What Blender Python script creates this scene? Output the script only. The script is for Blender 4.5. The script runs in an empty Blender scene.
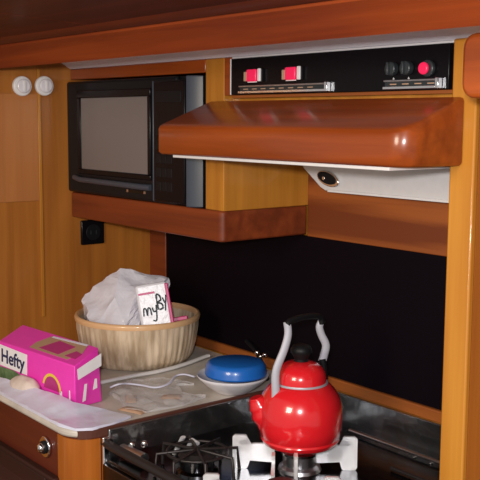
import bpy, bmesh, math, random
from mathutils import Vector, Matrix, noise
random.seed(4)
C = bpy.context.scene.collection
SC = bpy.context.scene
R = math.radians

# ---------------------------------------------------------------- materials
def new_mat(name):
    m = bpy.data.materials.new(name); m.use_nodes = True
    nt = m.node_tree; b = nt.nodes['Principled BSDF']
    return m, nt, b
def plain(name, col, rough=.5, metal=0, coat=0, emit=None, es=0, trans=0, alpha=1, spec=.5, bump=0, bscale=60, ior=1.45, var=.06):
    m, nt, b = new_mat(name)
    N, L = nt.nodes.new, nt.links.new
    tc = N('ShaderNodeTexCoord'); nz = N('ShaderNodeTexNoise'); nz.inputs['Scale'].default_value = bscale
    nz.inputs['Detail'].default_value = 3
    L(tc.outputs['Object'], nz.inputs['Vector'])
    mx = N('ShaderNodeMix'); mx.data_type = 'RGBA'
    mx.inputs['A'].default_value = (*[c*(1-var) for c in col], 1); mx.inputs['B'].default_value = (*[min(1, c*(1+var)) for c in col], 1)
    L(nz.outputs['Fac'], mx.inputs['Factor']); L(mx.outputs['Result'], b.inputs['Base Color'])
    b.inputs['Roughness'].default_value = rough; b.inputs['Metallic'].default_value = metal
    b.inputs['Coat Weight'].default_value = coat; b.inputs['Coat Roughness'].default_value = .08
    b.inputs['Transmission Weight'].default_value = trans; b.inputs['Alpha'].default_value = alpha
    b.inputs['Specular IOR Level'].default_value = spec; b.inputs['IOR'].default_value = ior
    if emit: b.inputs['Emission Color'].default_value = (*emit, 1); b.inputs['Emission Strength'].default_value = es
    if bump:
        bp = N('ShaderNodeBump'); bp.inputs['Strength'].default_value = bump; bp.inputs['Distance'].default_value = .004
        L(nz.outputs['Fac'], bp.inputs['Height']); L(bp.outputs['Normal'], b.inputs['Normal'])
    return m
def wood(name, dark, light, grain='X', rough=.35, coat=.6, fig=0.0, scale=1.0, crough=.12):
    m, nt, b = new_mat(name)
    N, L = nt.nodes.new, nt.links.new
    tc = N('ShaderNodeTexCoord'); mp = N('ShaderNodeMapping')
    s = [38*scale]*3; s['XYZ'.index(grain)] = 1.6*scale
    mp.inputs['Scale'].default_value = s
    L(tc.outputs['Object'], mp.inputs['Vector'])
    n1 = N('ShaderNodeTexNoise'); n1.inputs['Scale'].default_value = 1; n1.inputs['Detail'].default_value = 6; n1.inputs['Roughness'].default_value = .65
    n1.inputs['Distortion'].default_value = .4
    L(mp.outputs['Vector'], n1.inputs['Vector'])
    mp2 = N('ShaderNodeMapping'); s2 = [11*scale]*3; s2['XYZ'.index(grain)] = 1.1*scale
    mp2.inputs['Scale'].default_value = s2; L(tc.outputs['Object'], mp2.inputs['Vector'])
    n2 = N('ShaderNodeTexNoise'); n2.inputs['Scale'].default_value = .8; n2.inputs['Detail'].default_value = 2
    L(mp2.outputs['Vector'], n2.inputs['Vector'])
    # cathedral figure: bands of the slow noise
    ml = N('ShaderNodeMath'); ml.operation = 'MULTIPLY'; ml.inputs[1].default_value = 26
    L(n2.outputs['Fac'], ml.inputs[0])
    sn = N('ShaderNodeMath'); sn.operation = 'SINE'; L(ml.outputs[0], sn.inputs[0])
    m2 = N('ShaderNodeMath'); m2.operation = 'MULTIPLY'; m2.inputs[1].default_value = .10+fig
    L(sn.outputs[0], m2.inputs[0])
    ad = N('ShaderNodeMath'); ad.operation = 'ADD'; L(n1.outputs['Fac'], ad.inputs[0]); L(m2.outputs[0], ad.inputs[1])
    cr = N('ShaderNodeValToRGB')
    cr.color_ramp.elements[0].position = .28; cr.color_ramp.elements[0].color = (*dark, 1)
    cr.color_ramp.elements[1].position = .75; cr.color_ramp.elements[1].color = (*light, 1)
    L(ad.outputs[0], cr.inputs['Fac']); L(cr.outputs['Color'], b.inputs['Base Color'])
    b.inputs['Roughness'].default_value = rough+.12; b.inputs['Coat Weight'].default_value = coat*.45; b.inputs['Coat Roughness'].default_value = crough; b.inputs['Specular IOR Level'].default_value = .22
    return m

M = {}
M['gold_v'] = wood('golden_veneer', (.34,.125,.014), (.48,.20,.026), 'Z')
M['bulk'] = wood('bulkhead_veneer', (.28,.092,.014), (.39,.142,.022), 'Z', rough=.4, coat=.4)
M['bulk_door'] = wood('bulkhead_door_reflection_veneer', (.34,.125,.035), (.43,.165,.048), 'Z', rough=.4, coat=.4)  # paler veneer: a reflection in the glossy bulkhead put into the colour
M['post'] = wood('post_veneer', (.43,.165,.018), (.56,.24,.032), 'Z')
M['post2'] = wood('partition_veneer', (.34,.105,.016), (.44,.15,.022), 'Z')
M['hood'] = wood('hood_mahogany', (.20,.036,.006), (.34,.068,.010), 'X', rough=.22, coat=1.3, crough=.17)
M['mahog'] = wood('mahogany', (.13,.025,.008), (.22,.045,.012), 'X', rough=.3, coat=.7, fig=.05)
M['band'] = wood('figured_mahogany', (.15,.034,.009), (.30,.082,.018), 'X', rough=.4, coat=.3, fig=.22, scale=.9)
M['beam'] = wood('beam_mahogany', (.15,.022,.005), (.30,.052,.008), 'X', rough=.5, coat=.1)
M['beam_shade'] = wood('shaded_beam_mahogany', (.07,.011,.004), (.13,.021,.006), 'X', rough=.5, coat=.15)  # darker copy of the beam wood, shade of grazing light in its colour
M['cab'] = wood('cabinet_mahogany', (.075,.013,.007), (.12,.022,.009), 'X', rough=.3, coat=.5)  # darkened for the dim grazing flash on the cabinet front
M['corner'] = wood('highlit_corner_wood', (.28,.075,.010), (.40,.12,.015), 'Z', rough=.22, coat=.8)  # cabinet front at the bend, flash highlight painted as lighter wood
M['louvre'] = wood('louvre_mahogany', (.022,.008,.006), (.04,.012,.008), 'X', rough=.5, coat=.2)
M['trim'] = wood('trim_wood', (.22,.06,.014), (.32,.095,.02), 'X', coat=.3)
M['white'] = plain('white_laminate', (.62,.60,.60), .4)
M['ceil'] = plain('ceiling_vinyl', (.84,.84,.92), .6, bump=.3, bscale=300)
M['counter'] = None
M['black'] = plain('black_gloss', (.005,.004,.005), .25, spec=.18)
M['splash'] = plain('black_splashback', (.005,.003,.005), .4, spec=.05)
M['mw'] = plain('microwave_black', (.007,.0075,.009), .4, spec=.18)
M['mw_side'] = plain('microwave_bevel', (.045,.055,.075), .35)
M['chrome'] = plain('chrome', (.85,.85,.87), .12, 1)
M['steel'] = plain('brushed_steel', (.62,.62,.64), .3, 1)
M['plate_steel'] = plain('bright_steel', (.86,.86,.88), .33, .55, bump=.1)
M['dsteel'] = plain('dark_stainless', (.07,.07,.075), .2, 1, bump=.25, bscale=14)
M['guardm'] = plain('mirror_stainless', (.34,.35,.36), .2, .97, bump=1.5, bscale=13, var=.7)
M['iron'] = plain('dark_wire', (.035,.03,.03), .4, .6)
M['red'] = plain('red_enamel', (.62,.012,.018), .22, 0, .8, var=.03)
M['handle'] = plain('satin_aluminium', (.38,.38,.43), .45, .25)
M['blackp'] = plain('black_plastic', (.006,.006,.007), .5, spec=.25)
M['redsw'] = plain('red_switch', (.66,.01,.07), .35, emit=(1,.03,.12), es=.25)
M['whitep'] = plain('white_plastic', (.72,.70,.70), .35)
M['grayp'] = plain('grey_plastic', (.022,.027,.030), .35)
M['blue'] = plain('blue_plastic', (.012,.13,.50), .3, coat=.4)
M['dish'] = plain('white_china', (.70,.68,.72), .25, coat=.4)
M['pink'] = plain('pink_card', (.80,.045,.46), .35, coat=.3)
M['pinkd'] = plain('dark_pink_card', (.42,.03,.18), .4)
M['tan'] = plain('tan_print', (.42,.26,.17), .5)
M['grn'] = plain('green_print', (.10,.16,.07), .5, bscale=90, var=.9)
M['yellow'] = plain('yellow_print', (.75,.55,.05), .4)
M['label'] = plain('white_label', (.78,.76,.78), .4)
M['navy'] = plain('navy_ink', (.02,.025,.08), .5)
M['ink'] = plain('grey_ink', (.06,.07,.08), .5)
M['magenta'] = plain('magenta_print', (.50,.03,.16), .4)
M['sheet'] = plain('plastic_wrap', (.66,.67,.82), .32, coat=.3, bump=.35, bscale=35)
M['puff'] = plain('beige_cloth', (.60,.50,.44), .7, bump=.6, bscale=60)
M['film'] = plain('clear_film', (.85,.85,.88), .15, alpha=.32, bump=.5, bscale=50)
M['bag'] = plain('cloudy_plastic', (.74,.73,.82), .15, coat=.8, alpha=.84, bump=.9, bscale=42)
M['pkg'] = plain('white_pack', (.70,.70,.76), .3, bump=.3, bscale=60)
M['floor'] = wood('cabin_sole', (.06,.03,.012), (.11,.05,.02), 'X')
M['rim'] = plain('tan_rim', (.68,.42,.22), .35, coat=.4)
M['stripe'] = plain('counter_edge', (.09,.03,.02), .4)

def mat_counter():
    m, nt, b = new_mat('speckled_counter'); N, L = nt.nodes.new, nt.links.new
    tc = N('ShaderNodeTexCoord')
    n = N('ShaderNodeTexNoise'); n.inputs['Scale'].default_value = 14; n.inputs['Detail'].default_value = 5
    L(tc.outputs['Object'], n.inputs['Vector'])
    cr = N('ShaderNodeValToRGB'); e = cr.color_ramp.elements
    e[0].position = .40; e[0].color = (.48,.435,.385,1); e[1].position = .66; e[1].color = (.62,.57,.51,1)
    L(n.outputs['Fac'], cr.inputs['Fac']); L(cr.outputs['Color'], b.inputs['Base Color'])
    b.inputs['Roughness'].default_value = .4
    return m
M['counter'] = mat_counter()
def mat_window():
    m, nt, b = new_mat('microwave_window'); N, L = nt.nodes.new, nt.links.new
    tc = N('ShaderNodeTexCoord'); v = N('ShaderNodeTexVoronoi'); v.inputs['Scale'].default_value = 330
    v.inputs['Randomness'].default_value = 0
    L(tc.outputs['Object'], v.inputs['Vector'])
    cr = N('ShaderNodeValToRGB'); e = cr.color_ramp.elements
    e[0].position = .15; e[0].color = (.075,.068,.068,1); e[1].position = .5; e[1].color = (.15,.14,.14,1)
    L(v.outputs['Distance'], cr.inputs['Fac']); L(cr.outputs['Color'], b.inputs['Base Color'])
    b.inputs['Roughness'].default_value = .35; b.inputs['Coat Weight'].default_value = .6; b.inputs['Coat Roughness'].default_value = .25
    return m
M['mwwin'] = mat_window()
def mat_bowl():
    m, nt, b = new_mat('ribbed_tan'); N, L = nt.nodes.new, nt.links.new
    tc = N('ShaderNodeTexCoord'); mp = N('ShaderNodeMapping'); mp.inputs['Scale'].default_value = (1,1,.12)
    L(tc.outputs['Object'], mp.inputs['Vector'])
    n = N('ShaderNodeTexNoise'); n.inputs['Scale'].default_value = 60; n.inputs['Detail'].default_value = 3
    L(mp.outputs['Vector'], n.inputs['Vector'])
    cr = N('ShaderNodeValToRGB'); e = cr.color_ramp.elements
    e[0].position = .35; e[0].color = (.42,.31,.20,1); e[1].position = .66; e[1].color = (.74,.60,.44,1)
    L(n.outputs['Fac'], cr.inputs['Fac']); L(cr.outputs['Color'], b.inputs['Base Color'])
    b.inputs['Roughness'].default_value = .35; b.inputs['Coat Weight'].default_value = .4
    return m
M['bowl'] = mat_bowl()

# ---------------------------------------------------------------- helpers
def finish(name, bm, mat, parent=None, smooth=None, bevel=0, segs=2, loc=None):
    bmesh.ops.recalc_face_normals(bm, faces=bm.faces)
    me = bpy.data.meshes.new(name); bm.to_mesh(me); bm.free()
    o = bpy.data.objects.new(name, me); C.objects.link(o)
    for mm in (mat if isinstance(mat, (list, tuple)) else [mat]): me.materials.append(M[mm])
    if smooth is not None:
        for p in me.polygons: p.use_smooth = True
        if smooth < 180:
            try: me.set_sharp_from_angle(angle=R(smooth))
            except Exception: pass
    if bevel:
        md = o.modifiers.new('bevel', 'BEVEL'); md.width = bevel; md.segments = segs; md.limit_method = 'ANGLE'; md.angle_limit = R(35)
        for p in me.polygons: p.use_smooth = True
        md.harden_normals = False
        try: me.set_sharp_from_angle(angle=R(30))
        except Exception: pass
    if loc is not None: o.location = loc
    if parent is not None: o.parent = parent
    return o
def tag(o, label=None, cat=None, group=None, kind=None):
    if label: o['label'] = label
    if cat: o['category'] = cat
    if group: o['group'] = group
    if kind: o['kind'] = kind
    return o
def thing(name, label, cat, loc=(0,0,0), rz=0, group=None):
    o = bpy.data.objects.new(name, None); C.objects.link(o); o.location = loc; o.rotation_euler = (0,0,rz)
    o.empty_display_size = .05
    return tag(o, label, cat, group)
def bbox(bm, x0, x1, y0, y1, z0, z1, mi=0):
    vs = [bm.verts.new((x, y, z)) for x in (x0, x1) for y in (y0, y1) for z in (z0, z1)]
    for f in ((0,1,3,2),(4,6,7,5),(0,4,5,1),(2,3,7,6),(0,2,6,4),(1,5,7,3)):
        fc = bm.faces.new([vs[i] for i in f]); fc.material_index = mi
def box(name, r, mat, parent=None, bevel=.002, segs=2):
    bm = bmesh.new(); bbox(bm, *r); return finish(name, bm, mat, parent, bevel=bevel, segs=segs)
def prism(bm, pts, d, axis=(0,0,1)):
    """closed polygon of 3D points extruded by vector d"""
    d = Vector(d); a = [bm.verts.new(p) for p in pts]; b = [bm.verts.new(Vector(p)+d) for p in pts]
    bm.faces.new(a); bm.faces.new(b[::-1]); n = len(pts)
    for i in range(n): bm.faces.new((a[i], b[i], b[(i+1)%n], a[(i+1)%n]))
def lathe(bm, prof, n=48, c=(0,0,0), ribs=0, amp=0):
    c = Vector(c); rings = []
    for r, z in prof:
        if r < 1e-6: rings.append([bm.verts.new(c+Vector((0,0,z)))]); continue
        ring = []
        for k in range(n):
            a = 2*math.pi*k/n; rr = r*(1+(amp*math.cos(ribs*a) if ribs else 0))
            ring.append(bm.verts.new(c+Vector((rr*math.cos(a), rr*math.sin(a), z))))
        rings.append(ring)
    for A, B in zip(rings, rings[1:]):
        if len(A) == 1 and len(B) == 1: continue
        for k in range(n):
            k2 = (k+1) % n
            if len(A) == 1: bm.faces.new((A[0], B[k], B[k2]))
            elif len(B) == 1: bm.faces.new((A[k], A[k2], B[0]))
            else: bm.faces.new((A[k], A[k2], B[k2], B[k]))
    for E in (rings[0], rings[-1]):
        if len(E) > 1 and E is not None and not closed_profile(prof): 
            try: bm.faces.new(E)
            except Exception: pass
def closed_profile(prof): return False
def tube(bm, pts, rad, n=12, squash=1.0, up=(0,0,1)):
    pts = [Vector(p) for p in pts]; rads = rad if isinstance(rad, (list, tuple)) else [rad]*len(pts)
    rings = []; upv = Vector(up)
    for i, p in enumerate(pts):
        t = (pts[min(i+1, len(pts)-1)]-pts[max(i-1, 0)]).normalized()
        s = t.cross(upv)
        if s.length < 1e-3: s = t.cross(Vector((1,0,0)))
        s.normalize(); u = s.cross(t).normalized()
        rings.append([bm.verts.new(p+(s*math.cos(a)+u*math.sin(a)*squash)*rads[i]) for a in [2*math.pi*k/n for k in range(n)]])
    for A, B in zip(rings, rings[1:]):
        for k in range(n): bm.faces.new((A[k], A[(k+1)%n], B[(k+1)%n], B[k]))
    bm.faces.new(rings[0]); bm.faces.new(rings[-1][::-1])
def smooth_path(P, k=6):
    P = [Vector(p) for p in P]; out = []
    for i in range(len(P)-1):
        p0, p1, p2, p3 = P[max(i-1,0)], P[i], P[i+1], P[min(i+2, len(P)-1)]
        for j in range(k):
            t = j/k
            out.append(.5*((2*p1)+(p2-p0)*t+(2*p0-5*p1+4*p2-p3)*t*t+(3*p1-p0-3*p2+p3)*t**3))
    out.append(P[-1]); return out
def disc(bm, c, nrm, r, d, n=32, ry=None):
    """short cylinder at c, axis nrm, length d"""
    nrm = Vector(nrm).normalized(); t = Vector((0,0,1)) if abs(nrm.z) < .9 else Vector((1,0,0))
    s = t.cross(nrm).normalized(); u = nrm.cross(s); ry = ry or r; c = Vector(c)
    prism(bm, [c+s*r*math.cos(2*math.pi*k/n)+u*ry*math.sin(2*math.pi*k/n) for k in range(n)], nrm*d)
def text_mesh(name, s, size, mat, parent, matrix, depth=.0004, shear=0, sx=1):
    cu = bpy.data.curves.new(name, 'FONT'); cu.body = s; cu.size = size; cu.extrude = depth; cu.shear = shear; cu.offset = size*.018
    t = bpy.data.objects.new(name+'_tmp', cu); C.objects.link(t)
    bpy.context.view_layer.update()
    me = bpy.data.meshes.new_from_object(t.evaluated_get(bpy.context.evaluated_depsgraph_get()))
    bpy.data.objects.remove(t); me.transform(Matrix.Diagonal((sx,1,1,1))); me.transform(matrix); me.materials.clear(); me.materials.append(M[mat])
    me.name = name
    o = bpy.data.objects.new(name, me); C.objects.link(o); o.parent = parent
    return o
def struct(o): return tag(o, kind='structure')

# ---------------------------------------------------------------- measured planes (metres)
X0 = -2.135      # bulkhead at the left
YB = 1.412       # back wall
YM = 1.1655      # cabinet front plane
YC = .812        # worktop front
XC = -1.495      # worktop right edge / cooker recess
XP0, XP1 = -.924, -.878   # partition
XS = -1.504      # right side of the microwave cabinet
ZC = .92
ZT = 1.617

# ---------------------------------------------------------------- shell
struct(box('floor', (-3.2, 1.2, -1.6, YB+.05, -.03, 0), 'floor', bevel=0))
struct(box('wall_back', (X0-.03, 1.2, YB, YB+.03, 0, 2.0), 'gold_v', bevel=0))
struct(box('wall_left', (X0-.03, X0, .35, YB, 0, 2.0), 'bulk', bevel=0))
bm = bmesh.new(); prism(bm, [(-3.2, .86, 1.80), (-3.2, YM, 1.6215), (-3.2, YB, 1.6215), (-3.2, YB, 1.86), (-3.2, .86, 1.86)], (4.4,0,0)); struct(finish('ceiling', bm, 'ceil'))
bm = bmesh.new(); bbox(bm, XP0, XP1, YM, YB, 0, 1.622)
o = struct(finish('wall_right', bm, 'post2', bevel=0))
struct(box('trim_1', (XP0, XP1, YM-.012, YM, 0, 1.622), 'post', bevel=.003))
# trim bead and lower fascia at the back of the worktop
struct(box('trim_2', (X0, XP0, YB-.016, YB, ZC, ZC+.024), 'trim', bevel=.003))
# vertical jamb between bulkhead and splashback
struct(box('trim_3', (X0, -2.06, YB-.012, YB, ZC+.024, 1.26), 'mahog', bevel=.002))
# figured wood band on the back wall under the hood
struct(box('trim_4', (XS, XP0, YB-.014, YB, 1.245, 1.434), 'band', bevel=.002))
# overhead beam: soffit + upper face coloured darker for grazing light, mouldings
YSB, YSF, ZS = .895, .62, 1.606
bm = bmesh.new()
prof = [(YSB, 1.82), (YSB, ZS+.006), (YSB-.003, ZS+.001), (YSB-.007, ZS), (.856, 1.640), (.848, 1.6445), (.846, 1.82)]
prism(bm, [(-3.2, y, z) for y, z in prof], (4.4, 0, 0))
struct(finish('trim_5', bm, 'beam', smooth=35))
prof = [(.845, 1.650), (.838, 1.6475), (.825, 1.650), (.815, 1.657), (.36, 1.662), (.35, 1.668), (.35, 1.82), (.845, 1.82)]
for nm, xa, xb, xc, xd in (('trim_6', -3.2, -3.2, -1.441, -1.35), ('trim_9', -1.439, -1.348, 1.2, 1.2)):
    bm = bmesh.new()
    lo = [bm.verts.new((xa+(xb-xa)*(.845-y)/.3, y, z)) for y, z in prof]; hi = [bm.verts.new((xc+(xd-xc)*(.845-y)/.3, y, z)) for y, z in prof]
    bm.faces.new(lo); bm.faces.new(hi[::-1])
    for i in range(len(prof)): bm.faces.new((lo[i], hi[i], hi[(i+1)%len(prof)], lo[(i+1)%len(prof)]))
    struct(finish(nm, bm, 'beam_shade', bevel=.0015))
struct(box('trim_7', (-3.2, 1.2, .35, .40, 1.82, 2.0), 'beam_shade', bevel=0))

# ---------------------------------------------------------------- fittings on the bulkhead
door_panel_reflection = struct(thing('door_reflection_1', None, None, (X0, .72, 1.30)))  # stands in for the pale reflection in the bulkhead
bm = bmesh.new(); bbox(bm, 0, .003, -.34, .352, -.005, .258); finish('door_panel_reflection', bm, 'bulk_door', door_panel_reflection, bevel=.001)  # thin pale panel standing in for the reflection
bm = bmesh.new(); bbox(bm, 0, .0045, .352, .360, -.30, .32); finish('edge_bead', bm, 'gold_v', door_panel_reflection, bevel=.001)
def white_fitting(y, z, label):
    t = thing('round_fitting', label, 'knob', (X0, y, z), group='round white fittings on the bulkhead')
    bm = bmesh.new(); disc(bm, (.0002,0,0), (1,0,0), .024, .012, 40); finish('base_ring', bm, 'whitep', t, bevel=.003, segs=3)
    bm = bmesh.new(); disc(bm, (.012,0,0), (1,0,0), .017, .008, 36); finish('cap', bm, 'dish', t, bevel=.003, segs=3)
    bm = bmesh.new(); bbox(bm, .020, .023, -.003, .003, -.012, .012); finish('ridge', bm, 'whitep', t, bevel=.001)
white_fitting(1.03, 1.576, 'round white fitting on golden bulkhead, left one of two, farther from microwave')
white_fitting(1.089, 1.578, 'round white fitting on golden bulkhead, right one of two, nearer microwave')
t = thing('wall_socket', 'small square black wall socket on bulkhead below the microwave shelf', 'socket', (X0, 1.22, 1.206))
bm = bmesh.new(); bbox(bm, 0, .008, -.034, .034, -.032, .032); finish('cover_plate', bm, 'black', t, bevel=.003)
bm = bmesh.new(); disc(bm, (.008,0,0), (1,0,0), .021, .002, 28); finish('socket_face', bm, 'blackp', t, bevel=.0008)
for s in (-1, 1):
    bm = bmesh.new(); bbox(bm, .010, .0105, s*.008-.0015, s*.008+.0015, -.005, .005); finish('pin_slot', bm, 'grayp', t, bevel=0)

# ---------------------------------------------------------------- microwave cabinet
cb = thing('microwave_cabinet', 'golden and mahogany wall cabinet holding the microwave, hung in the back corner', 'cabinet', (X0, YM, 1.25))
def cbox(name, r, mat, parent, bevel=.002, segs=2):
    L = parent.location; bm = bmesh.new()
    bbox(bm, r[0]-L.x, r[1]-L.x, r[2]-L.y, r[3]-L.y, r[4]-L.z, r[5]-L.z); return finish(name, bm, mat, parent, bevel=bevel, segs=segs)
cbox('top_rail', (X0+.001, -1.567, YM, YM+.02, 1.594, 1.621), 'hood', cb)
cbox('side_panel', (-1.566, XS, YM, YB-.001, 1.313, 1.621), 'gold_v', cb)
cbox('back_panel', (X0+.001, -1.567, YB-.02, YB-.001, 1.313, 1.621), 'mahog', cb)
L = cb.location
bm = bmesh.new()
rr = .02
pts = [(X0+.001, YB-.015), (X0+.001, YM-.004)]
for k in range(7):
    a = -math.pi/2+k/6*math.pi/2; pts.append((XS-.012+.012*math.cos(a)-.0, YM+.008+.012*math.sin(a)))
pts += [(XS, YB-.015)]
prism(bm, [(x-L.x, y-L.y, 1.249-L.z) for x, y in pts], (0,0,.064))
finish('shelf', bm, 'mahog', cb, bevel=.004, segs=3)

mw = thing('microwave_oven', 'black built-in microwave oven with grey mesh window, in the wall cabinet', 'microwave', ((X0-1.567)/2, YM, 1.3135))
W = (-1.567-X0)/2-.003; H = 1.5925-1.3135
bm = bmesh.new(); bbox(bm, -W+.005, W-.012, .0, .20, .001, H-.003); finish('body', bm, 'mw', mw, bevel=.003)
# front frame: raised bezel around
bm = bmesh.new()
bbox(bm, -W, W-.082, -.014, .0, 0.002, H-.003); finish('door', bm, 'mw', mw, bevel=.006, segs=3)
dW0 = -2.056-mw.location.x; dW1 = -1.757-mw.location.x
door = [c for c in mw.children if c.name.startswith('door')]
dr = bpy.data.objects['door']
bm = bmesh.new(); bbox(bm, dW0, dW1, -.0165, -.0135, .062, H-.044); finish('window', bm, 'mwwin', dr, bevel=.0015)
bm = bmesh.new()
for (a, b, c, d) in ((dW0-.016, dW1+.012, H-.044, H-.026), (dW0-.016, dW1+.012, .050, .062), (dW0-.016, dW0, .062, H-.044), (dW1, dW1+.012, .062, H-.044)):
    bbox(bm, a, b, -.019, -.013, c, d)
finish('window_frame', bm, 'black', dr, bevel=.002)
bm = bmesh.new(); tube(bm, [(dW0-.035, -.0165, .040), (dW0+.0, -.022, .036), (dW1-.02, -.022, .034), (dW1+.010, -.0165, .034)], .007, 10); finish('handle', bm, 'mw_side', dr, smooth=60)
bm = bmesh.new(); bbox(bm, dW1+.024, W-.046, -.018, -.010, .006, H-.012); finish('control_panel', bm, 'black', mw, bevel=.003)
cp = bpy.data.objects['control_panel']
bm = bmesh.new(); bbox(bm, dW1+.034, W-.056, -.0195, -.0175, H-.058, H-.034); finish('display', bm, 'mw', cp, bevel=.0008)
for r_ in range(5):
    for c_ in range(3):
        bm = bmesh.new(); x = dW1+.034+c_*.022; z = .030+r_*.030
        bbox(bm, x, x+.018, -.0190, -.0175, z, z+.020); finish('button', bm, 'mw', cp, bevel=.0008)
bm = bmesh.new()
pts = [(W-.040, -.016), (W-.036, -.021), (W-.024, -.018), (W-.002, .0), (W-.040, .0)]
prism(bm, [(x, y, .002) for x, y in pts], (0,0,H-.006)); finish('side_bevel', bm, 'mw_side', mw, bevel=.002)
bm = bmesh.new(); bbox(bm, dW1+.019, dW1+.023, -.0175, -.012, .006, H-.012); finish('door_edge', bm, 'mw_side', dr, bevel=.001)
bm = bmesh.new()
for k in range(9): bbox(bm, dW0+.205+k*.008, dW0+.220+k*.008, -.0148, -.0138, .018, .024)
finish('maker_plate', bm, 'steel', dr, bevel=0)

# ---------------------------------------------------------------- upper cabinet with switch panel
uc = thing('upper_cabinet', 'shallow wooden cabinet above the hood framing the black switch panel', 'cabinet', (XS, YM, 1.545))
cbox('left_stile', (XS+.0005, -1.478, YM, YM+.02, 1.546, 1.621), 'hood', uc)
cbox('top_strip', (-1.478, XP0-.001, YM, YM+.02, 1.6175, 1.621), 'white', uc, bevel=.0005)
cbox('bottom_rail', (-1.478, XP0-.001, YM, YM+.02, 1.5405, 1.5465), 'trim', uc, bevel=.001)
cbox('carcass', (XS+.0005, XP0-.001, YM+.021, YB-.001, 1.4945, 1.621), 'gold_v', uc)
sp = thing('switch_panel', 'long black gloss switch panel with red switches, above the hood', 'control panel', (-1.2, YM, 1.58))
def sbox(name, x0, x1, y0, y1, z0, z1, mat, parent=sp, bevel=.001):
    bm = bmesh.new(); bbox(bm, x0+1.2, x1+1.2, y0, y1, z0-1.58, z1-1.58); return finish(name, bm, mat, parent, bevel=bevel)
sbox('face_plate', -1.4775, -.938, -.003, .018, 1.547, 1.617, 'black')
sbox('edge_strip', -1.4790, -1.4765, -.0045, .0, 1.547, 1.617, 'white', bevel=.0005)
for x in (-1.403, -1.292):
    sw = sbox('rocker_switch', x-.024, x+.026, -.008, -.003, 1.571, 1.594, 'blackp')
    sbox('red_lens', x-.014, x+.014, -.014, -.008, 1.571, 1.594, 'redsw', sw, .002)
    sbox('left_tab', x-.0245, x-.0150, -.012, -.008, 1.572, 1.590, 'tan', sw, .001)
    sbox('right_tab', x+.0165, x+.0245, -.012, -.008, 1.571, 1.595, 'whitep', sw, .001)
    sbox('lower_label', x-.016, x+.012, -.0088, -.008, 1.5695, 1.5715, 'whitep', sw, .0002)
for a, b in ((-1.445, -1.203), (-1.066, -.957)):
    rl = sbox('label_rail', a, b, -.007, -.003, 1.549, 1.5645, 'grayp')
    sbox('lower_edge', a, b, -.012, -.007, 1.549, 1.5535, 'chrome', rl, .0006)
    sbox('upper_edge', a, b, -.010, -.007, 1.5610, 1.5640, 'steel', rl, .0006)
    sbox('end_cap', b, b+.007, -.013, -.003, 1.5485, 1.5655, 'chrome', rl, .001)
    n = int((b-a)/.027)
    for k in range(n): sbox('marking', a+.012+k*.026, a+.026+k*.026, -.0078, -.007, 1.5562, 1.5580, 'tan', rl, .0002)
for x in (-1.050, -1.018):
    bm = bmesh.new(); disc(bm, (x+1.2, -.003, .002), (0,-1,0), .011, .012, 28); k = finish('dark_knob', bm, 'grayp', sp, bevel=.002)
    bm = bmesh.new(); bbox(bm, x+1.2-.002, x+1.2+.002, -.021, -.015, -.008, .012); finish('pointer', bm, 'grayp', k, bevel=.0008)
    bm = bmesh.new(); bbox(bm, x+1.2-.0005, x+1.2+.0005, -.0036, -.003, -.0165, -.012); bbox(bm, x+1.2-.002, x+1.2+.002, -.0036, -.003, -.0147, -.0138); finish('plus_mark', bm, 'whitep', k, bevel=0)
bm = bmesh.new(); disc(bm, (-.976+1.2, -.003, 0), (0,-1,0), .013, .008, 28); k = finish('red_button', bm, 'grayp', sp, bevel=.002)
bm = bmesh.new(); disc(bm, (-.979+1.2, -.011, 0), (0,-1,0), .0095, .006, 28); finish('red_cap', bm, 'redsw', k, bevel=.002)

# ---------------------------------------------------------------- hood
hd = thing('range_hood', 'glossy mahogany wedge-shaped hood with rounded right corner over the cooker', 'range hood', (-1.53, 1.0236, 1.434))
bm = bmesh.new()
XH0, XH1, YH = -1.536, -.899, 1.0236
def hood_outline(inset=0, yb=YM+.235):
    P = [(XH0+inset, yb), (XH0+inset, YH+.012+inset)]
    for k in range(5):
        a = math.pi+k/4*math.pi/2; P.append((XH0+inset+.012+.012*math.cos(a), YH+inset+.012+.012*math.sin(a)))
    r = .036
    for k in range(9):
        a = -math.pi/2+k/8*math.pi/2; P.append((XH1-inset-r+r*math.cos(a), YH+inset+r+r*math.sin(a)))
    P.append((XH1-inset, yb)); return P
def zt(y): return 1.4855+max(0, (y-YH))*.385
YE = YM-.014
outs = [(0, 1.434, .004), (0, 1.438, 0), (0, None, 0), (0, None, .006)]
def ring(ins, zfun): return [bm.verts.new((x-hd.location.x, y-hd.location.y, zfun(y)-hd.location.z)) for x, y in hood_outline(ins, YE)]
rs = [ring(.004, lambda y: 1.4315), ring(0, lambda y: 1.4365), ring(0, lambda y: zt(y)-.006), ring(.002, lambda y: zt(y)-.0015), ring(.008, lambda y: zt(y))]
for A, B in zip(rs, rs[1:]):
    n = len(A)
    for i in range(n): bm.faces.new((A[i], A[(i+1)%n], B[(i+1)%n], B[i]))
bm.faces.new(rs[0]); bm.faces.new(rs[-1][::-1])
finish('hood_body', bm, 'hood', hd, smooth=50)
cbox('rear_body', (XS+.001, XP0-.001, YM-.013, YB-.002, 1.4345, 1.494), 'hood', hd)
cbox('white_flange', (-1.497, -.940, YH+.012, YB-.016, 1.4255, 1.4313), 'white', hd, bevel=.001)
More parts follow.
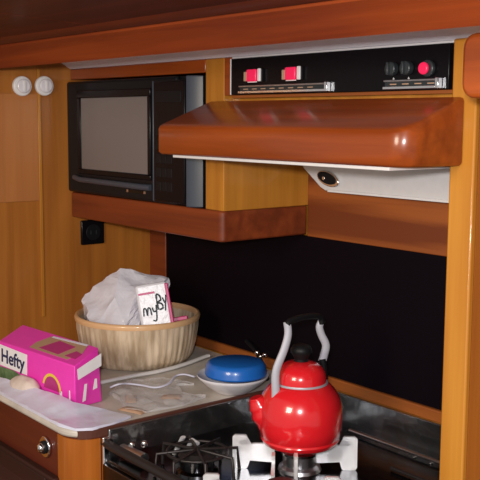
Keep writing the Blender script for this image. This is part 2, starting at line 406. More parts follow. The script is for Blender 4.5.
# slanted white ventilator panel below
fv = thing('ventilator_panel', 'white slanted ventilator panel with small round lamp, under the hood', 'ventilator', (-1.3, 1.36, 1.39))
bm = bmesh.new()
ct = [(-1.495, 1.4235), (-.94, 1.4235), (-.94, 1.353), (-1.410, 1.353), (-1.425, 1.359), (-1.478, 1.397)]
ct[0] = (-1.495, 1.425)
prism(bm, [(x+1.3, 0, z-1.39) for x, z in ct], (0, .036, 0)); finish('panel', bm, 'white', fv, bevel=.002)
bm = bmesh.new(); bbox(bm, -1.40+1.3, -.94+1.3, -.004, 0, 1.351-1.39, 1.356-1.39); finish('lower_lip', bm, 'whitep', fv, bevel=.001)
LC = Vector((0, 0, 0))
bm = bmesh.new(); disc(bm, LC, (0,-1,.0), .033, .006, 36, ry=.015); lm = finish('lamp_ring', bm, 'chrome', fv, bevel=.0015, loc=(-1.3975+1.3, -.0005, 1.3785-1.39)); lm.rotation_euler = (0, R(14), 0)
bm = bmesh.new(); disc(bm, LC+Vector((-.002,-.006,.001)), (0,-1,0), .027, .002, 32, ry=.0115); finish('lamp_lens', bm, 'blackp', lm, bevel=.0005)
bm = bmesh.new(); disc(bm, LC+Vector((-.008,-.008,-.001)), (0,-1,0), .004, .002, 16); finish('bulb', bm, 'chrome', lm, bevel=.0005)

# black splashback
t = tag(box('splashback', (-2.058, XP0-.001, YB-.010, YB-.0005, ZC+.025, 1.2445), 'splash', bevel=.001), 'large black glossy splashback panel behind worktop and cooker', 'splashback')

# rounded mahogany grab rail end at the right
bm = bmesh.new()
n = 10; sec = []
for cx, cz, a0 in ((.012, .012, 180), (.012, .060, 90)): pass
def rrect(w, h, r, k=5):
    P = []
    for cx, cz, a0 in ((w-r, h-r, 0), (r, h-r, 90), (r, r, 180), (w-r, r, 270)):
        for i in range(k+1):
            a = R(a0+90*i/k); P.append((cx+r*math.cos(a), cz+r*math.sin(a)))
    return P
prism(bm, [(-.748+x, .95, 1.527+z) for x, z in rrect(.60, .079, .018)], (0, .03, 0))
o = finish('valance_rail', bm, 'hood', bevel=.006, segs=3); tag(o, 'dark mahogany rail with rounded end, hanging at the upper right edge', 'rail')

# ---------------------------------------------------------------- base cabinet and worktop
bc = thing('base_cabinet', 'mahogany galley base cabinet with rounded corner lightened as a flash highlight and louvred door, beneath the worktop', 'cabinet', (-1.9, YC, 0))
def rc(x1, y0, r, y1, x0, seg=10):
    P = [(x0, y1), (x0, y0)]
    for k in range(seg+1):
        a = -math.pi/2+k/seg*math.pi/2; P.append((x1-r+r*math.cos(a), y0+r+r*math.sin(a)))
    P.append((x1, y1)); return P
RC = .05
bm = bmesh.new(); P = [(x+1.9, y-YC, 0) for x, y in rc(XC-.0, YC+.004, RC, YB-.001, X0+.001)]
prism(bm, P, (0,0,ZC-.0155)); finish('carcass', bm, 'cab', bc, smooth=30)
bm = bmesh.new(); P = []
for k in range(13):
    a = -math.pi/2+k/12*math.pi/2; P.append((XC+.003-RC-.002+(RC+.002)*math.cos(a)+1.9, .001+RC+.002+(RC+.002)*math.sin(a)))
Pi = []
for k in range(13):
    a = k/12*math.pi/2; a = -a
    P2 = (XC+.003-RC-.002+(RC-.01)*math.cos(a)+1.9, .001+RC+.002+(RC-.01)*math.sin(a)); Pi.append(P2)
P = [(P[0][0]-.02, P[0][1])] + P + Pi + [(P[0][0]-.02, P[0][1]+.012)]
prism(bm, [(x, y, .02) for x, y in P], (0,0,ZC-.0175-.02)); finish('highlit_corner', bm, 'corner', bc, smooth=40)
bc_corner = bpy.data.objects['highlit_corner']; bc_corner['label'] = 'rounded cabinet corner with flash highlight in its colour'
def bcbox(name, x0, x1, y0, y1, z0, z1, mat, parent=bc, bevel=.002):
    bm = bmesh.new(); bbox(bm, x0+1.9, x1+1.9, y0-YC, y1-YC, z0, z1); return finish(name, bm, mat, parent, bevel=bevel)
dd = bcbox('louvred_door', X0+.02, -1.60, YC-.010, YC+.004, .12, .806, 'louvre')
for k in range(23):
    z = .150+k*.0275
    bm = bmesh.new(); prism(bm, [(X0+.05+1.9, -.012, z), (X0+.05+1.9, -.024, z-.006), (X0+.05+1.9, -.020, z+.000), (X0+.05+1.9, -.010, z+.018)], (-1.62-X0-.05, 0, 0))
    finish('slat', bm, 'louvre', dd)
bcbox('top_moulding', X0+.01, -1.56, YC-.012, YC+.004, .806, .816, 'louvre', bc, .003)
# chrome latch
lt = thing('latch', '', '', (0,0,0)); bpy.data.objects.remove(lt)
bm = bmesh.new(); disc(bm, (-1.615+1.9, .003, .862), (0,-1,0), .021, .005, 32); la = finish('latch_rose', bm, 'chrome', bc, bevel=.0015); la['label'] = 'round chrome push-button latch'
bm = bmesh.new(); disc(bm, (-1.615+1.9, -.002, .862), (0,-1,0), .013, .004, 28); finish('latch_ring', bm, 'blackp', la, bevel=.001)
bm = bmesh.new(); lathe(bm, [(0, .010), (.006, .009), (.0095, .006), (.0095, 0)], 24); bmesh.ops.rotate(bm, verts=bm.verts, cent=(0,0,0), matrix=Matrix.Rotation(R(90), 3, 'X')); bmesh.ops.translate(bm, verts=bm.verts, vec=(-1.615+1.9, -.006, .862)); finish('latch_button', bm, 'chrome', la, smooth=50)

wt = thing('worktop', 'beige speckled galley worktop with thin dark wooden edge, under the groceries', 'worktop', (-1.9, YC, ZC-.015))
bm = bmesh.new(); P = [(x+1.9, y-YC, 0) for x, y in rc(XC-.004, YC-.003, RC, YB-.0165, X0+.001)]
prism(bm, P, (0,0,.015)); finish('surface', bm, 'counter', wt, bevel=.005)
bm = bmesh.new()
Pa = rc(XC+.002, YC-.001, RC+.004, YB-.0165, X0+.001)[7:]; Pb = rc(XC-.0035, YC+.0005, RC, YB-.0165, X0+.001)[7:]
prism(bm, [(x+1.9, y-YC, -.0005) for x, y in Pa]+[(x+1.9, y-YC, -.0005) for x, y in Pb[::-1]], (0,0,.0170)); finish('edge_strip', bm, 'stripe', wt)

# ---------------------------------------------------------------- cooker
XL, XR, YF, YR = XC+.004, XP0-.004, .868, YB-.017
ck = thing('cooker', 'stainless galley cooker with recessed top and sticks standing in for bright reflections, under the hood', 'cooker', (-1.21, YF, 0))
def kbox(name, x0, x1, y0, y1, z0, z1, mat, parent=ck, bevel=.002):
    bm = bmesh.new(); bbox(bm, x0+1.21, x1+1.21, y0-YF, y1-YF, z0, z1); return finish(name, bm, mat, parent, bevel=bevel)
kbox('body', XL+.008, XR-.008, YF+.004, YR-.004, .10, .858, 'dsteel')
kbox('cooktop', XL+.006, XR-.006, YF+.003, YR-.003, .858, .864, 'dsteel', bevel=.001)
kbox('left_guard', XL, XL+.006, YF+.012, YR, .855, .918, 'guardm')
kbox('back_guard', XL+.006, XR, YR-.006, YR, .855, .921, 'guardm')
kbox('right_guard', XR-.006, XR, YF+.012, YR-.006, .855, .905, 'dsteel')
kbox('corner_strip', XL, XL+.008, YF-.002, YF+.012, .10, .905, 'chrome', bevel=.002)
kbox('front_panel', XL+.010, XR-.002, YF-.006, YF+.003, .74, .856, 'dsteel')
bm = bmesh.new(); tube(bm, smooth_path([(XL+.010+1.21, .012, .892), (XL+.04+1.21, .004, .892), (-1.0+1.21, .004, .892), (XR-.005+1.21, .004, .892)], 3), .0085, 12); finish('front_rail', bm, 'iron', ck, smooth=60)
for i, x in enumerate((-1.42, -1.32, -1.22, -1.12, -1.02)):
    bm = bmesh.new(); disc(bm, (x+1.21, -.006, .80), (0,-1,0), .017, .018, 28); k = finish('control_knob', bm, 'blackp', ck, bevel=.003)
    bm = bmesh.new(); bbox(bm, x+1.21-.002, x+1.21+.002, -.0275, -.024, .788, .812); finish('grip', bm, 'chrome', k, bevel=.001)
# tube and nuts in the near left of the top
bm = bmesh.new(); tube(bm, [(-1.468+1.21, .03, .880), (-1.40+1.21, .035, .880)], .011, 16); g = finish('end_tube', bm, 'steel', ck, smooth=60)
for dx, z in ((-.248, .884), (-.205, .898)):
    bm = bmesh.new(); lathe(bm, [(0,0), (.006,0), (.007,.004), (.005,.009), (0,.011)], 16, (dx, .045, z)); finish('nut', bm, 'chrome', g, smooth=40)
# upright sticks standing in for two bright reflections
def stick(p, q, r=.0045):
    bm = bmesh.new(); d = Vector(q)-Vector(p); tube(bm, smooth_path([p, Vector(p)+d*.5, q], 3), r, 10, squash=.6); return finish('glint_stick', bm, 'plate_steel', ck, smooth=60)
def W2K(x, y, z): return (x+1.21, y-YF, z)
stick(W2K(-1.420, .985, .866), W2K(-1.393, .985, .906), .006); ca_ = stick(W2K(-1.397, .990, .864), W2K(-1.371, .990, .906), .006)
bm = bmesh.new(); tube(bm, [W2K(-1.371, .990, .906), W2K(-1.352, .990, .904)], .004, 8); finish('glint_tip', bm, 'plate_steel', ca_, smooth=60)

# hinge line and vents on the right of the cooktop
for i in range(4):
    kbox('vent_slot', -1.13+.04*i, -1.125+.04*i, 1.33, 1.34, .8645, .866, 'steel', bevel=.0005)
bm = bmesh.new(); tube(bm, [W2K(-1.30, 1.335, .872), W2K(-.945, 1.335, .872)], .004, 10); finish('rear_rod', bm, 'steel', ck, smooth=60)
bm = bmesh.new(); tube(bm, [W2K(-1.11, 1.25, .869), W2K(-.945, 1.25, .869)], .0035, 10); finish('rear_rod', bm, 'iron', ck, smooth=60)

def burner(x, y, z0=.864, mats=('steel', 'chrome')):
    bm = bmesh.new(); lathe(bm, [(0,z0), (.040,z0), (.038,z0+.006), (.031,z0+.010), (.031,z0+.030), (0,z0+.030)], 36, W2K(x, y, 0)); b = finish('burner', bm, mats[0], ck, smooth=35)
    bm = bmesh.new(); lathe(bm, [(0,z0+.030), (.034,z0+.030), (.035,z0+.035), (.028,z0+.041), (0,z0+.042)], 36, W2K(x, y, 0)); finish('burner_cap', bm, mats[1], b, smooth=35)
    return b
def support_plate(x, y, ang, kb, parent):
    """stamped T-ended plate standing radially at angle ang"""
    o2 = [(.037, -.039), (.082, -.036), (.086, -.049), (.090, -.052), (.110, -.052), (.114, -.046), (.114, .008), (.109, .012), (.090, .012), (.087, .009), (.088, .005), (.100, .002), (.102, -.002), (.099, -.006), (.080, -.005), (.074, -.0035), (.037, -.0035)]
    bm = bmesh.new(); ca, sa = math.cos(ang), math.sin(ang); th = .003
    f = [bm.verts.new(W2K(x+r*ca+sa*th, y+r*sa-ca*th, kb+z)) for r, z in o2]
    g_ = [bm.verts.new(W2K(x+r*ca-sa*th, y+r*sa+ca*th, kb+z)) for r, z in o2]
    fa = bm.faces.new(f); fb = bm.faces.new(g_[::-1]); n = len(o2)
    for i in range(n): bm.faces.new((f[i], g_[i], g_[(i+1)%n], f[(i+1)%n]))
    bmesh.ops.triangulate(bm, faces=[fa, fb])
    return finish('support_plate', bm, 'plate_steel', parent)
KX, KY, KB = -1.22, 1.124, .915
b1 = burner(KX, KY); 
for a in (45, 135, 225, 315): support_plate(KX-.006, KY-.007, R(a+4), KB, b1)
b2 = burner(-1.11, .985, mats=('dsteel', 'iron'))
for a in (45, 135, 225, 315): support_plate(-1.125, .975, R(a+3), KB-.010, b2)
b3 = burner(-1.320, .965, mats=('dsteel', 'iron'))
# wire grate over the left burner
GX, GY = -1.320, .965
for k in range(4):
    a = R(20+45*k); p = Vector((GX, GY, 0)); d = Vector((math.cos(a), math.sin(a), 0))*.078
    bm = bmesh.new(); tube(bm, [W2K(*(p-d+Vector((0,0,.866)))), W2K(*(p-d*.95+Vector((0,0,.905)))), W2K(*(p+Vector((0,0,.908)))), W2K(*(p+d*.95+Vector((0,0,.905)))), W2K(*(p+d+Vector((0,0,.866))))], .0032, 8); finish('grate_rod', bm, 'iron', b3, smooth=60)
bm = bmesh.new(); tube(bm, [W2K(GX+.055*math.cos(R(a)), GY+.055*math.sin(R(a)), .904) for a in range(0, 361, 15)], .003, 8); finish('grate_ring', bm, 'iron', b3, smooth=60)
# utensil leaning on the splashback
ut = thing('utensil', 'thin black-handled utensil with chrome fittings, leaning on the splashback behind the white dish', 'utensil', (-1.60, 1.36, ZC))
def U(x, y, z): return (x+1.60, y-1.36, z-ZC)
bm = bmesh.new(); tube(bm, smooth_path([U(-1.700, 1.388, .974), U(-1.64, 1.372, .958), U(-1.565, 1.335, .930), U(-1.548, 1.325, .9255)], 5), .0052, 10); finish('handle', bm, 'blackp', ut, smooth=60)
for p, rr_ in ((U(-1.628, 1.362, .964), .0065), (U(-1.612, 1.360, .958), .0058), (U(-1.598, 1.360, .965), .0058), (U(-1.563, 1.325, .938), .0085)):
    bm = bmesh.new(); bmesh.ops.create_uvsphere(bm, u_segments=14, v_segments=8, radius=rr_, matrix=Matrix.Translation(p)); finish('stud', bm, 'chrome', ut, smooth=180)

# ---------------------------------------------------------------- kettle
YAW = R(51.2)
kt = thing('kettle', 'glossy red enamel kettle with curved silver handle arms on the cooker', 'kettle', (KX, KY, KB), YAW)   # local x = to the right in the photo
prof = [(0,0), (.065,0), (.069,.003), (.0725,.010), (.0715,.0125), (.0715,.0145), (.0740,.017), (.0765,.035), (.0775,.055), (.0755,.072), (.0705,.088), (.062,.101), (.054,.109), (.050,.112), (.046,.1125), (.044,.110), (0,.110)]
bm = bmesh.new(); lathe(bm, prof, 64); finish('kettle_body', bm, 'red', kt, smooth=40)
bm = bmesh.new(); lathe(bm, [(0,.1105), (.0485,.1105), (.0495,.113), (.0485,.1155), (0,.1155)], 56); finish('lid_ring', bm, 'handle', kt, smooth=60)
bm = bmesh.new(); lathe(bm, [(0,.1155), (.0465,.1155), (.0462,.124), (.0435,.134), (.037,.143), (.027,.149), (.015,.152), (0,.1525)], 56); ld = finish('lid', bm, 'red', kt, smooth=60)
bm = bmesh.new(); lathe(bm, [(0,.1525), (.014,.1525), (.012,.156), (.0145,.162), (.019,.168), (.0195,.174), (.016,.180), (.009,.183), (0,.1835)], 32); finish('lid_knob', bm, 'blackp', ld, smooth=50)
# spout to the left, a little towards the viewer
bm = bmesh.new()
sd = Vector((-1, -.10, 0)).normalized()
tube(bm, smooth_path([sd*.050+Vector((0,0,.040)), sd*.066+Vector((0,0,.056)), sd*.076+Vector((0,0,.073)), sd*.081+Vector((0,0,.084))], 4), [.028]*3+[.0245]*3+[.020]*3+[.0165]*2+[.0145]*2, 20)
spt = finish('spout', bm, 'red', kt, smooth=70)
bm = bmesh.new(); c = sd*.083+Vector((0,0,.088)); ax = Vector((sd.x*.35, sd.y*.35, 1)).normalized()
disc(bm, c-ax*.006, ax, .012, .004, 24); finish('spout_rim', bm, 'red', spt, bevel=.001)
# handle arms
def arm(base, top, bulge):
    p0 = Vector(base); p3 = Vector(top); d = p3-p0
    P = [p0, p0+d*.15+Vector((bulge*.25,0,0)), p0+d*.40+Vector((bulge*.55,0,0)), p0+d*.66+Vector((-bulge*.1,0,0)), p0+d*.85+Vector((-bulge*.35,0,0)), p3]
    bm = bmesh.new(); pts = smooth_path(P, 5); n = len(pts)
    tube(bm, pts, [.0078-.0012*i/n for i in range(n)], 14, squash=.45, up=(0,1,0)); return finish('handle_arm', bm, 'handle', kt, smooth=60)
arm((-.046, -.038, .083), (-.028, -.030, .230), -.014)
arm((.041, .032, .143), (.039, .030, .220), .013)
bm = bmesh.new(); tube(bm, smooth_path([(.044, .034, .094), (.046, .034, .112), (.044, .033, .130), (.041, .032, .148)], 4), .0068, 12); finish('handle_bracket', bm, 'blackp', kt, smooth=60)
for p in ((-.046, -.038, .086), (.044, .032, .100)):
    bm = bmesh.new(); bmesh.ops.create_uvsphere(bm, u_segments=16, v_segments=10, radius=.009, matrix=Matrix.Translation(Vector(p)+Vector((0,.004 if p[1] < 0 else -.004, -.002)))); finish('handle_lug', bm, 'blackp', kt, smooth=180)
bm = bmesh.new(); tube(bm, smooth_path([(-.028, -.030, .225), (-.022, -.025, .230), (.005, 0, .233), (.034, .026, .228), (.039, .030, .214)], 5), [.0055]+[.0058]*19+[.0055], 14); finish('handle_grip', bm, 'blackp', kt, smooth=70)

# ---------------------------------------------------------------- bowl with bag
BX, BY = -1.888, 1.202
bw = thing('bowl', 'large tan ribbed round bowl with orange-tan rim, holding the plastic bag', 'bowl', (BX, BY, ZC))
def ribbed(prof, n=288, ribs=72): pass
prof = [(0,.0), (.106,.0), (.122,.004), (.132,.020), (.140,.050), (.1455,.085), (.1475,.103), (.1430,.103), (.140,.085), (.135,.050), (.126,.022), (.114,.010), (0,.009)]
bm = bmesh.new(); rings = []
n = 216
c = Vector((0,0,0))
for i, (r, z) in enumerate(prof):
    if r == 0: rings.append([bm.verts.new((0,0,z))]); continue
    amp = .010 if 2 <= i <= 5 else 0
    rings.append([bm.verts.new((r*(1+amp*math.cos(54*2*math.pi*k/n))*math.cos(2*math.pi*k/n), r*(1+amp*math.cos(54*2*math.pi*k/n))*math.sin(2*math.pi*k/n), z)) for k in range(n)])
for A, B in zip(rings, rings[1:]):
    for k in range(n):
        k2 = (k+1) % n
        if len(A) == 1: bm.faces.new((A[0], B[k], B[k2]))
        elif len(B) == 1: bm.faces.new((A[k], A[k2], B[0]))
        else: bm.faces.new((A[k], A[k2], B[k2], B[k]))
finish('bowl_wall', bm, 'bowl', bw, smooth=60)
bm = bmesh.new(); P = [(.1412,.1035), (.1415,.112), (.1445,.1165), (.149,.116), (.1512,.111), (.1500,.1035)]
for k in range(96):
    pass
rings = [[bm.verts.new((r*math.cos(2*math.pi*k/96), r*math.sin(2*math.pi*k/96), z)) for k in range(96)] for r, z in P]
for A, B in zip(rings, rings[1:]+rings[:1]):
    for k in range(96): bm.faces.new((A[k], A[(k+1)%96], B[(k+1)%96], B[k]))
finish('rim', bm, 'rim', bw, smooth=60)

def crumple(name, pts, mat, parent=None, loc=(0,0,0), rz=0, cuts=4, amp=.006, freq=26, seed=0, smooth=28):
    bm = bmesh.new()
    for p in pts: bm.verts.new(p)
    r = bmesh.ops.convex_hull(bm, input=bm.verts[:])
    for v in [v for v in bm.verts if not v.link_faces]: bm.verts.remove(v)
    bmesh.ops.subdivide_edges(bm, edges=bm.edges[:], cuts=cuts, use_grid_fill=True)
    bmesh.ops.triangulate(bm, faces=bm.faces[:])
    bmesh.ops.recalc_face_normals(bm, faces=bm.faces); bm.normal_update()
    sv = Vector((seed*3.1, seed*1.7, 0))
    for v in bm.verts:
        q = v.co*freq+sv
        d = (1-abs(noise.noise(q))*2.4)*amp + noise.noise(q*2.3)*amp*.5
        v.co += v.normal*(d-amp*.6)
    o = finish(name, bm, mat, parent, smooth=smooth, loc=loc); o.rotation_euler = (0,0,rz); return o
# local frame of the bowl contents: x right in photo, y away, z up
bagpts = [(-.126,.0,.085), (-.133,.0,.130), (-.130,.02,.156), (-.075,.03,.190), (-.042,.01,.222), (-.012,.03,.212), (.03,.02,.200), (.075,.03,.196), (.075,.03,.13), (.06,.0,.06), (-.11,.04,.06), (-.10,-.06,.095), (-.04,-.085,.085), (-.018,-.085,.10), (-.002,-.045,.165), (-.05,-.05,.165), (.02,.09,.13), (-.06,.09,.14), (-.03,0,.04), (.05,-.02,.08)]
bag = crumple('plastic_bag', bagpts, 'bag', loc=(BX, BY, ZC), rz=YAW, cuts=7, amp=.0085, freq=17, seed=9, smooth=20)
tag(bag, 'crumpled cloudy white plastic bag piled in the tan bowl', 'bag')
pk = thing('snack_package', 'white packet with magenta edges and dark script, in the bowl beside the bag', 'package', (BX, BY, ZC), YAW)
mt = Matrix.Translation((.020, -.100, .098)) @ Matrix.Rotation(R(6), 4, 'Z') @ Matrix.Rotation(R(-12), 4, 'X') @ Matrix.Rotation(R(-9), 4, 'Y') @ Matrix.Scale(1.22, 4)
def pk_obj(name, bmf, mat, bevel=0, par=pk):
    bm = bmesh.new(); bmf(bm); bmesh.ops.transform(bm, matrix=mt, verts=bm.verts); return finish(name, bm, mat, par, bevel=bevel)
pb = pk_obj('packet_body', lambda b: bbox(b, 0, .060, 0, .032, -.03, .082), 'pkg', .006)
pk_obj('magenta_side', lambda b: bbox(b, .056, .0625, -.0005, .033, .0, .078), 'magenta', .002)
pk_obj('magenta_bar', lambda b: bbox(b, .004, .035, -.0012, 0, .062, .066), 'magenta', .0003)
pk_obj('magenta_base', lambda b: bbox(b, .058, .090, .02, .03, .002, .010), 'magenta', .002)
def script(b):
    def st(P, r=.0016): tube(b, smooth_path([(x, -.0012, z) for x, z in P], 4), r, 6)
    st([(.008,.022), (.010,.036), (.014,.034), (.015,.022), (.018,.036), (.022,.034), (.023,.022)])
    st([(.026,.036), (.028,.028), (.033,.030), (.034,.040), (.031,.012), (.024,.012)])
    st([(.037,.030), (.037,.058), (.043,.056), (.044,.048), (.038,.044), (.045,.040), (.046,.032), (.039,.030)], .002)
    st([(.048,.052), (.052,.040), (.055,.056)]); st([(.052,.040), (.050,.026)])
pk_obj('script_print', script, 'ink')

# ---------------------------------------------------------------- storage bag box (pink)
hx = Vector((-1.630, .888, 0)); hy = Vector((-1.640, .956, 0)); ex = Vector((-.286, -.030, 0))
bxo = thing('bag_box', 'bright pink cardboard box of food bags lying on the worktop at left', 'box', (hx.x, hx.y, ZC))
def rel(v): return v-Vector((hx.x, hx.y, ZC))
z0, zn, zf = ZC+.0005, 1.008, 1.030
V = {}
bm = bmesh.new()
A0 = rel(Vector((hx.x, hx.y, z0))); A1 = rel(Vector((hy.x, hy.y, z0))); A2 = rel(Vector((hy.x-.02, hy.y+.004, zf))); A3 = rel(Vector((hx.x, hx.y, zn)))
a = [bm.verts.new(p) for p in (A0, A1, A2, A3)]; exn = ex.copy(); b = [bm.verts.new(p+exn+(Vector((0,0,.002)))) for p in (A0, A1, A2, A3)]
for q in b[:2]: q.co.z = z0-ZC
bm.faces.new(a); bm.faces.new(b[::-1])
for i in range(4): bm.faces.new((a[i], b[i], b[(i+1)%4], a[(i+1)%4]))
finish('carton', bm, 'pink', bxo, bevel=.002)
# frames for print: front face (u along +x towards right end, v up)
exl = ex.length; u = (-ex).normalized(); v = Vector((0,0,1)); nf = u.cross(v).normalized()
def frame(org, ux, vx, off):
    ux = ux.normalized(); vx = (vx-ux*vx.dot(ux)).normalized(); nn = ux.cross(vx)
    m = Matrix((( ux.x, vx.x, nn.x, 0), (ux.y, vx.y, nn.y, 0), (ux.z, vx.z, nn.z, 0), (0,0,0,1)))
    return Matrix.Translation(org+nn*off) @ m
Ff = frame(A0+ex, u, v, .0003)     # origin: far left bottom of the front face
def flat(name, pts, mat, F, d=.0006, par=bxo):
    bm = bmesh.new(); prism(bm, [(x, y, 0) for x, y in pts], (0,0,d)); bmesh.ops.transform(bm, matrix=F, verts=bm.verts); return finish(name, bm, mat, par)
flat('logo_label', [(.003,.036), (.112,.034), (.114,.079), (.002,.083)], 'label', Ff)
text_mesh('logo_lettering', 'Hefty', .042, 'navy', bxo, Ff @ Matrix.Translation((.008,.046,.0010)) @ Matrix.Rotation(R(-2), 4, 'Z'), sx=1.02)
flat('green_picture', [(-.0,.001), (.098,.001), (.104,.026), (.06,.034), (.0,.033)], 'grn', Ff)
def arc(r0, r1, c, a0, a1, n=20):
    return [(c[0]+r1*math.cos(R(a0+(a1-a0)*k/n)), c[1]+r1*math.sin(R(a0+(a1-a0)*k/n))) for k in range(n+1)] + [(c[0]+r0*math.cos(R(a1-(a1-a0)*k/n)), c[1]+r0*math.sin(R(a1-(a1-a0)*k/n))) for k in range(n+1)]
flat('rainbow_arc', arc(.028, .034, (.205,.022), 0, 165), 'yellow', Ff)
flat('arc_shadow_print', arc(.0, .0275, (.205,.022), 0, 180), 'pinkd', Ff)
flat('arc_end', [(.235,.014), (.243,.014), (.242,.026), (.234,.026)], 'label', Ff)
flat('white_dashes', [(.265,.010), (.272,.012), (.271,.034), (.268,.034), (.268,.02)], 'label', Ff)
# top print
vt = A2-A3
Ft = frame(A3+ex, u, vt, .0006); tw = vt.length
flat('top_picture', [(.09,.012), (.245,.012), (.255,tw*.55), (.235,tw*.92), (.11,tw*.85)], 'tan', Ft)
flat('top_panel', [(.13,.020), (.205,.018), (.215,tw*.7), (.15,tw*.75)], 'pinkd', Ft, .0010)
flat('top_highlight', [(.115,tw*.80), (.235,tw*.86), (.235,tw*.93), (.115,tw*.86)], 'sheet', Ft, .0012)
flat('top_dark_spot', [(.225,.02), (.262,.02), (.258,tw*.5), (.235,tw*.55)], 'pinkd', Ft, .0012)
# end face
ue = A1-A0; Fe = frame(A0, ue, v, .0003); ew = ue.length
F2 = Fe @ Matrix.Rotation(R(0), 4, 'Z')
flat('end_label', [(.008,.070-.012), (ew*.98,.088-.012), (ew*.98,.106-.004), (.006,.086-.006)], 'label', Fe)
flat('end_mark', [(.018,.010), (.026,.012), (.030,.046), (.024,.046)], 'label', Fe)
flat('end_mark', [(.045,.030), (.056,.032), (.055,.052), (.050,.052)], 'label', Fe)

# ---------------------------------------------------------------- sheet of plastic and small stuff on the worktop
bm = bmesh.new()
out = [(-1.90,.813), (-1.96,.824), (-1.95,.838), (-1.86,.846), (-1.787,.850), (-1.66,.872), (-1.618,.876), (-1.575,.925), (-1.512,.945), (-1.497,.90), (-1.492,.848), (-1.508,.822), (-1.55,.8095), (-1.7,.8095)]
def sheet_mesh(out, z, th, amp, mat, name, step=.012, seed=0, f=18, lift=None):
    from mathutils.geometry import delaunay_2d_cdt
    pts = []; n = len(out); poly = []
    for i in range(n):
        a_, b_ = Vector(out[i]), Vector(out[(i+1)%n]); k = max(1, int((b_-a_).length/step))
        for j in range(k): poly.append(a_.lerp(b_, j/k))
    xs = [p.x for p in poly]; ys = [p.y for p in poly]; inner = []
    x = min(xs)
    while x < max(xs):
        y = min(ys)
        while y < max(ys):
            c_ = False; m_ = len(poly)
            for i in range(m_):
                p, q = poly[i], poly[(i+1)%m_]
                if (p.y > y) != (q.y > y) and x < (q.x-p.x)*(y-p.y)/(q.y-p.y)+p.x: c_ = not c_
            if c_: inner.append(Vector((x+random.uniform(-.002,.002), y+random.uniform(-.002,.002))))
            y += step
        x += step
    allp = poly+inner
    r = delaunay_2d_cdt(allp, [], [list(range(len(poly)))], 1, 1e-5)
    bm = bmesh.new(); top = []
    for p in r[0]:
        h = abs(noise.noise(Vector((p.x*f+seed, p.y*f, seed))))*amp + abs(noise.noise(Vector((p.x*f*2.2, p.y*f*2.2, seed+5))))*amp*.4
        if lift: h += lift(p.x, p.y)
        top.append(bm.verts.new((p.x, p.y, z+th+h)))
    for fc in r[2]:
        try: bm.faces.new([top[i] for i in fc])
        except Exception: pass
    ret = bmesh.ops.extrude_face_region(bm, geom=bm.faces[:])
    for v_ in [g for g in ret['geom'] if isinstance(g, bmesh.types.BMVert)]: v_.co.z = z+.0008+max(0, v_.co.z-z-th)*.0
    return bm
bm = sheet_mesh(out, ZC, .005, .004, 'sheet', 'x', seed=1, lift=lambda x, y: .017*max(0, min(1, (y-.815)/.045))*max(0, min(1, (-1.575-x)/.05)))
o = finish('plastic_sleeve', bm, 'sheet', smooth=40); tag(o, 'flat pale bluish-white plastic sleeve lying along the front edge of the worktop', 'plastic sleeve')
# beige rounded bundle in front of the pink box
bm = bmesh.new(); bmesh.ops.create_uvsphere(bm, u_segments=32, v_segments=18, radius=1)
for v_ in bm.verts:
    q = v_.co.copy(); k = 1+.10*noise.noise(q*2.1)
    v_.co = Vector((q.x*.050*k+.006*q.z, q.y*.021*k, max(-.35, q.z)*.024*k+.0084))
o = finish('paper_bundle', bm, 'puff', smooth=180, loc=(-1.792,.856,ZC+.0065)); o.rotation_euler = (0,0,R(4))
tag(o, 'small rounded beige paper bundle in front of the pink box', 'bundle')
# clear film bag
out = [(-1.672,.992), (-1.700,1.03), (-1.735,1.088), (-1.712,1.105), (-1.705,1.150), (-1.665,1.165), (-1.640,1.178), (-1.620,1.175), (-1.640,1.140), (-1.585,1.12), (-1.53,1.14), (-1.51,1.07), (-1.52,.985), (-1.560,.962), (-1.62,.985)]
bm = sheet_mesh(out, ZC, .003, .011, 'film', 'x', step=.010, seed=7, f=24)
fb = finish('film_bag', bm, 'film', smooth=30)
fo = thing('clear_food_bag', 'crumpled clear plastic bag lying flat between bowl and cooker edge', 'bag', (-1.62, 1.06, ZC))
fb.parent = fo; fb.location = (1.62, -1.06, -ZC)
bm = bmesh.new(); tube(bm, smooth_path([(x+1.62, y-1.06, .012+h) for x, y, h in ((-1.672,.994,.004), (-1.664,1.010,.010), (-1.668,1.035,.006), (-1.652,1.060,.002), (-1.618,1.075,.002), (-1.622,1.110,.004), (-1.655,1.150,.006), (-1.648,1.170,.008), (-1.625,1.180,.006))], 5), .0035, 8, squash=.6); finish('gathered_edge', bm, 'sheet', fo, smooth=60)
# tan pieces seen through it
for x, y, a_, sx in ((-1.548,.972,20,.030), (-1.575,1.085,50,.022), (-1.615,1.01,-30,.026)):
    o = crumple('bread_piece', [(-sx,-.012,0), (sx,-.012,0), (sx,.012,0), (-sx,.012,0), (-sx*.8,-.008,.004), (sx*.8,-.008,.004), (sx*.7,.01,.004), (-sx*.7,.008,.004)], 'tan', cuts=3, amp=.0006, freq=60, loc=(x,y,ZC+.0008), rz=R(a_), smooth=180)
    o.parent = fo; o.location = (x+1.62, y-1.06, .0008)
# long white strip in front of the bowl
bm = bmesh.new(); tube(bm, smooth_path([(-1.742,.985,ZC+.006), (-1.7483,1.022,ZC+.006), (-1.7500,1.099,ZC+.006), (-1.7470,1.170,ZC+.006), (-1.7600,1.245,ZC+.006), (-1.786,1.328,ZC+.007), (-1.787,1.338,ZC+.007)], 6), .0062, 10, squash=.7)
tag(finish('plastic_strip', bm, 'whitep', smooth=60), 'long thin white plastic strip lying in front of the tan bowl', 'strip')
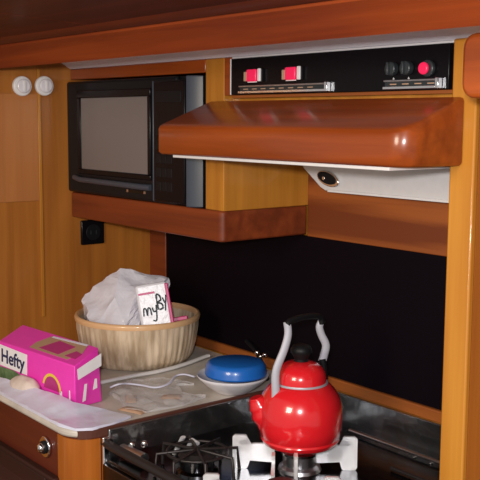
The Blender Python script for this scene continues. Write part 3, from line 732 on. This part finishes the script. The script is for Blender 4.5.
# white dish with blue lid
dx, dy = -1.532, 1.214
t = tag(None or (lambda: (lambda bm: (lathe(bm, [(0,.0), (.034,.0), (.040,.004), (.060,.018), (.073,.031), (.077,.036), (.0765,.0385), (.072,.037), (.056,.020), (.038,.009), (0,.008)], 56), finish('dish', bm, 'dish', smooth=50))[1])(bmesh.new()))(), 'shallow white dish on the worktop corner, under the blue lid', 'dish')
t.location = (dx, dy, ZC+.0005)
bl = thing('blue_bowl', 'round blue plastic bowl turned over, resting in the white dish', 'bowl', (dx+.0, dy+.008, ZC+.038))
bm = bmesh.new(); lathe(bm, [(0,.0), (.0655,.0), (.067,.003), (.0655,.012), (.064,.020), (.060,.026), (.054,.0285), (0,.0295)], 56); finish('lid_shell', bm, 'blue', bl, smooth=35)
bm = bmesh.new(); lathe(bm, [(0,-.006), (.046,-.006), (.054,-.002), (.058,.0), (0,.0)], 48); finish('inner_wall', bm, 'blue', bl, smooth=50)

# ---------------------------------------------------------------- camera
cam = bpy.data.objects.new('Camera', bpy.data.cameras.new('Camera')); C.objects.link(cam); SC.camera = cam
y, p, r = R(51.2076), R(7.3478), R(.3339)
fw = Vector((-math.sin(y)*math.cos(p), math.cos(y)*math.cos(p), -math.sin(p))); rt = Vector((math.cos(y), math.sin(y), 0)); up = rt.cross(fw)
r2 = rt*math.cos(r)+up*math.sin(r); u2 = -rt*math.sin(r)+up*math.cos(r)
cam.matrix_world = Matrix(((r2.x, u2.x, -fw.x, 0), (r2.y, u2.y, -fw.y, 0), (r2.z, u2.z, -fw.z, 1.5), (0,0,0,1)))
cam.data.sensor_width = 36; cam.data.lens = 36*938.635/480; cam.data.clip_start = .02

# ---------------------------------------------------------------- light
def area(name, loc, target, size, power, col, sy=None):
    l = bpy.data.lights.new(name, 'AREA'); l.energy = power; l.color = col; l.size = size
    if sy: l.shape = 'RECTANGLE'; l.size_y = sy
    o = bpy.data.objects.new(name, l); C.objects.link(o); o.location = loc
    o.rotation_euler = (Vector(target)-Vector(loc)).to_track_quat('-Z', 'Y').to_euler(); return o
area('camera_flash', Vector((0,0,1.5))+r2*-.03+u2*.05, (-1.5, 1.15, 1.15), .05, 17, (1, .97, .96), .04)
area('cabin_lamp', (-.7, -.8, 1.70), (-1.4, 1.1, 1.1), .5, 19, (1, .86, .68))
w = bpy.data.worlds.new('World'); SC.world = w; w.use_nodes = True
bg = w.node_tree.nodes['Background']; bg.inputs['Color'].default_value = (.95, .90, .86, 1); bg.inputs['Strength'].default_value = .36
SC.view_settings.view_transform = 'Standard'; SC.view_settings.look = 'None'; SC.view_settings.gamma = 1; SC.view_settings.exposure = .22
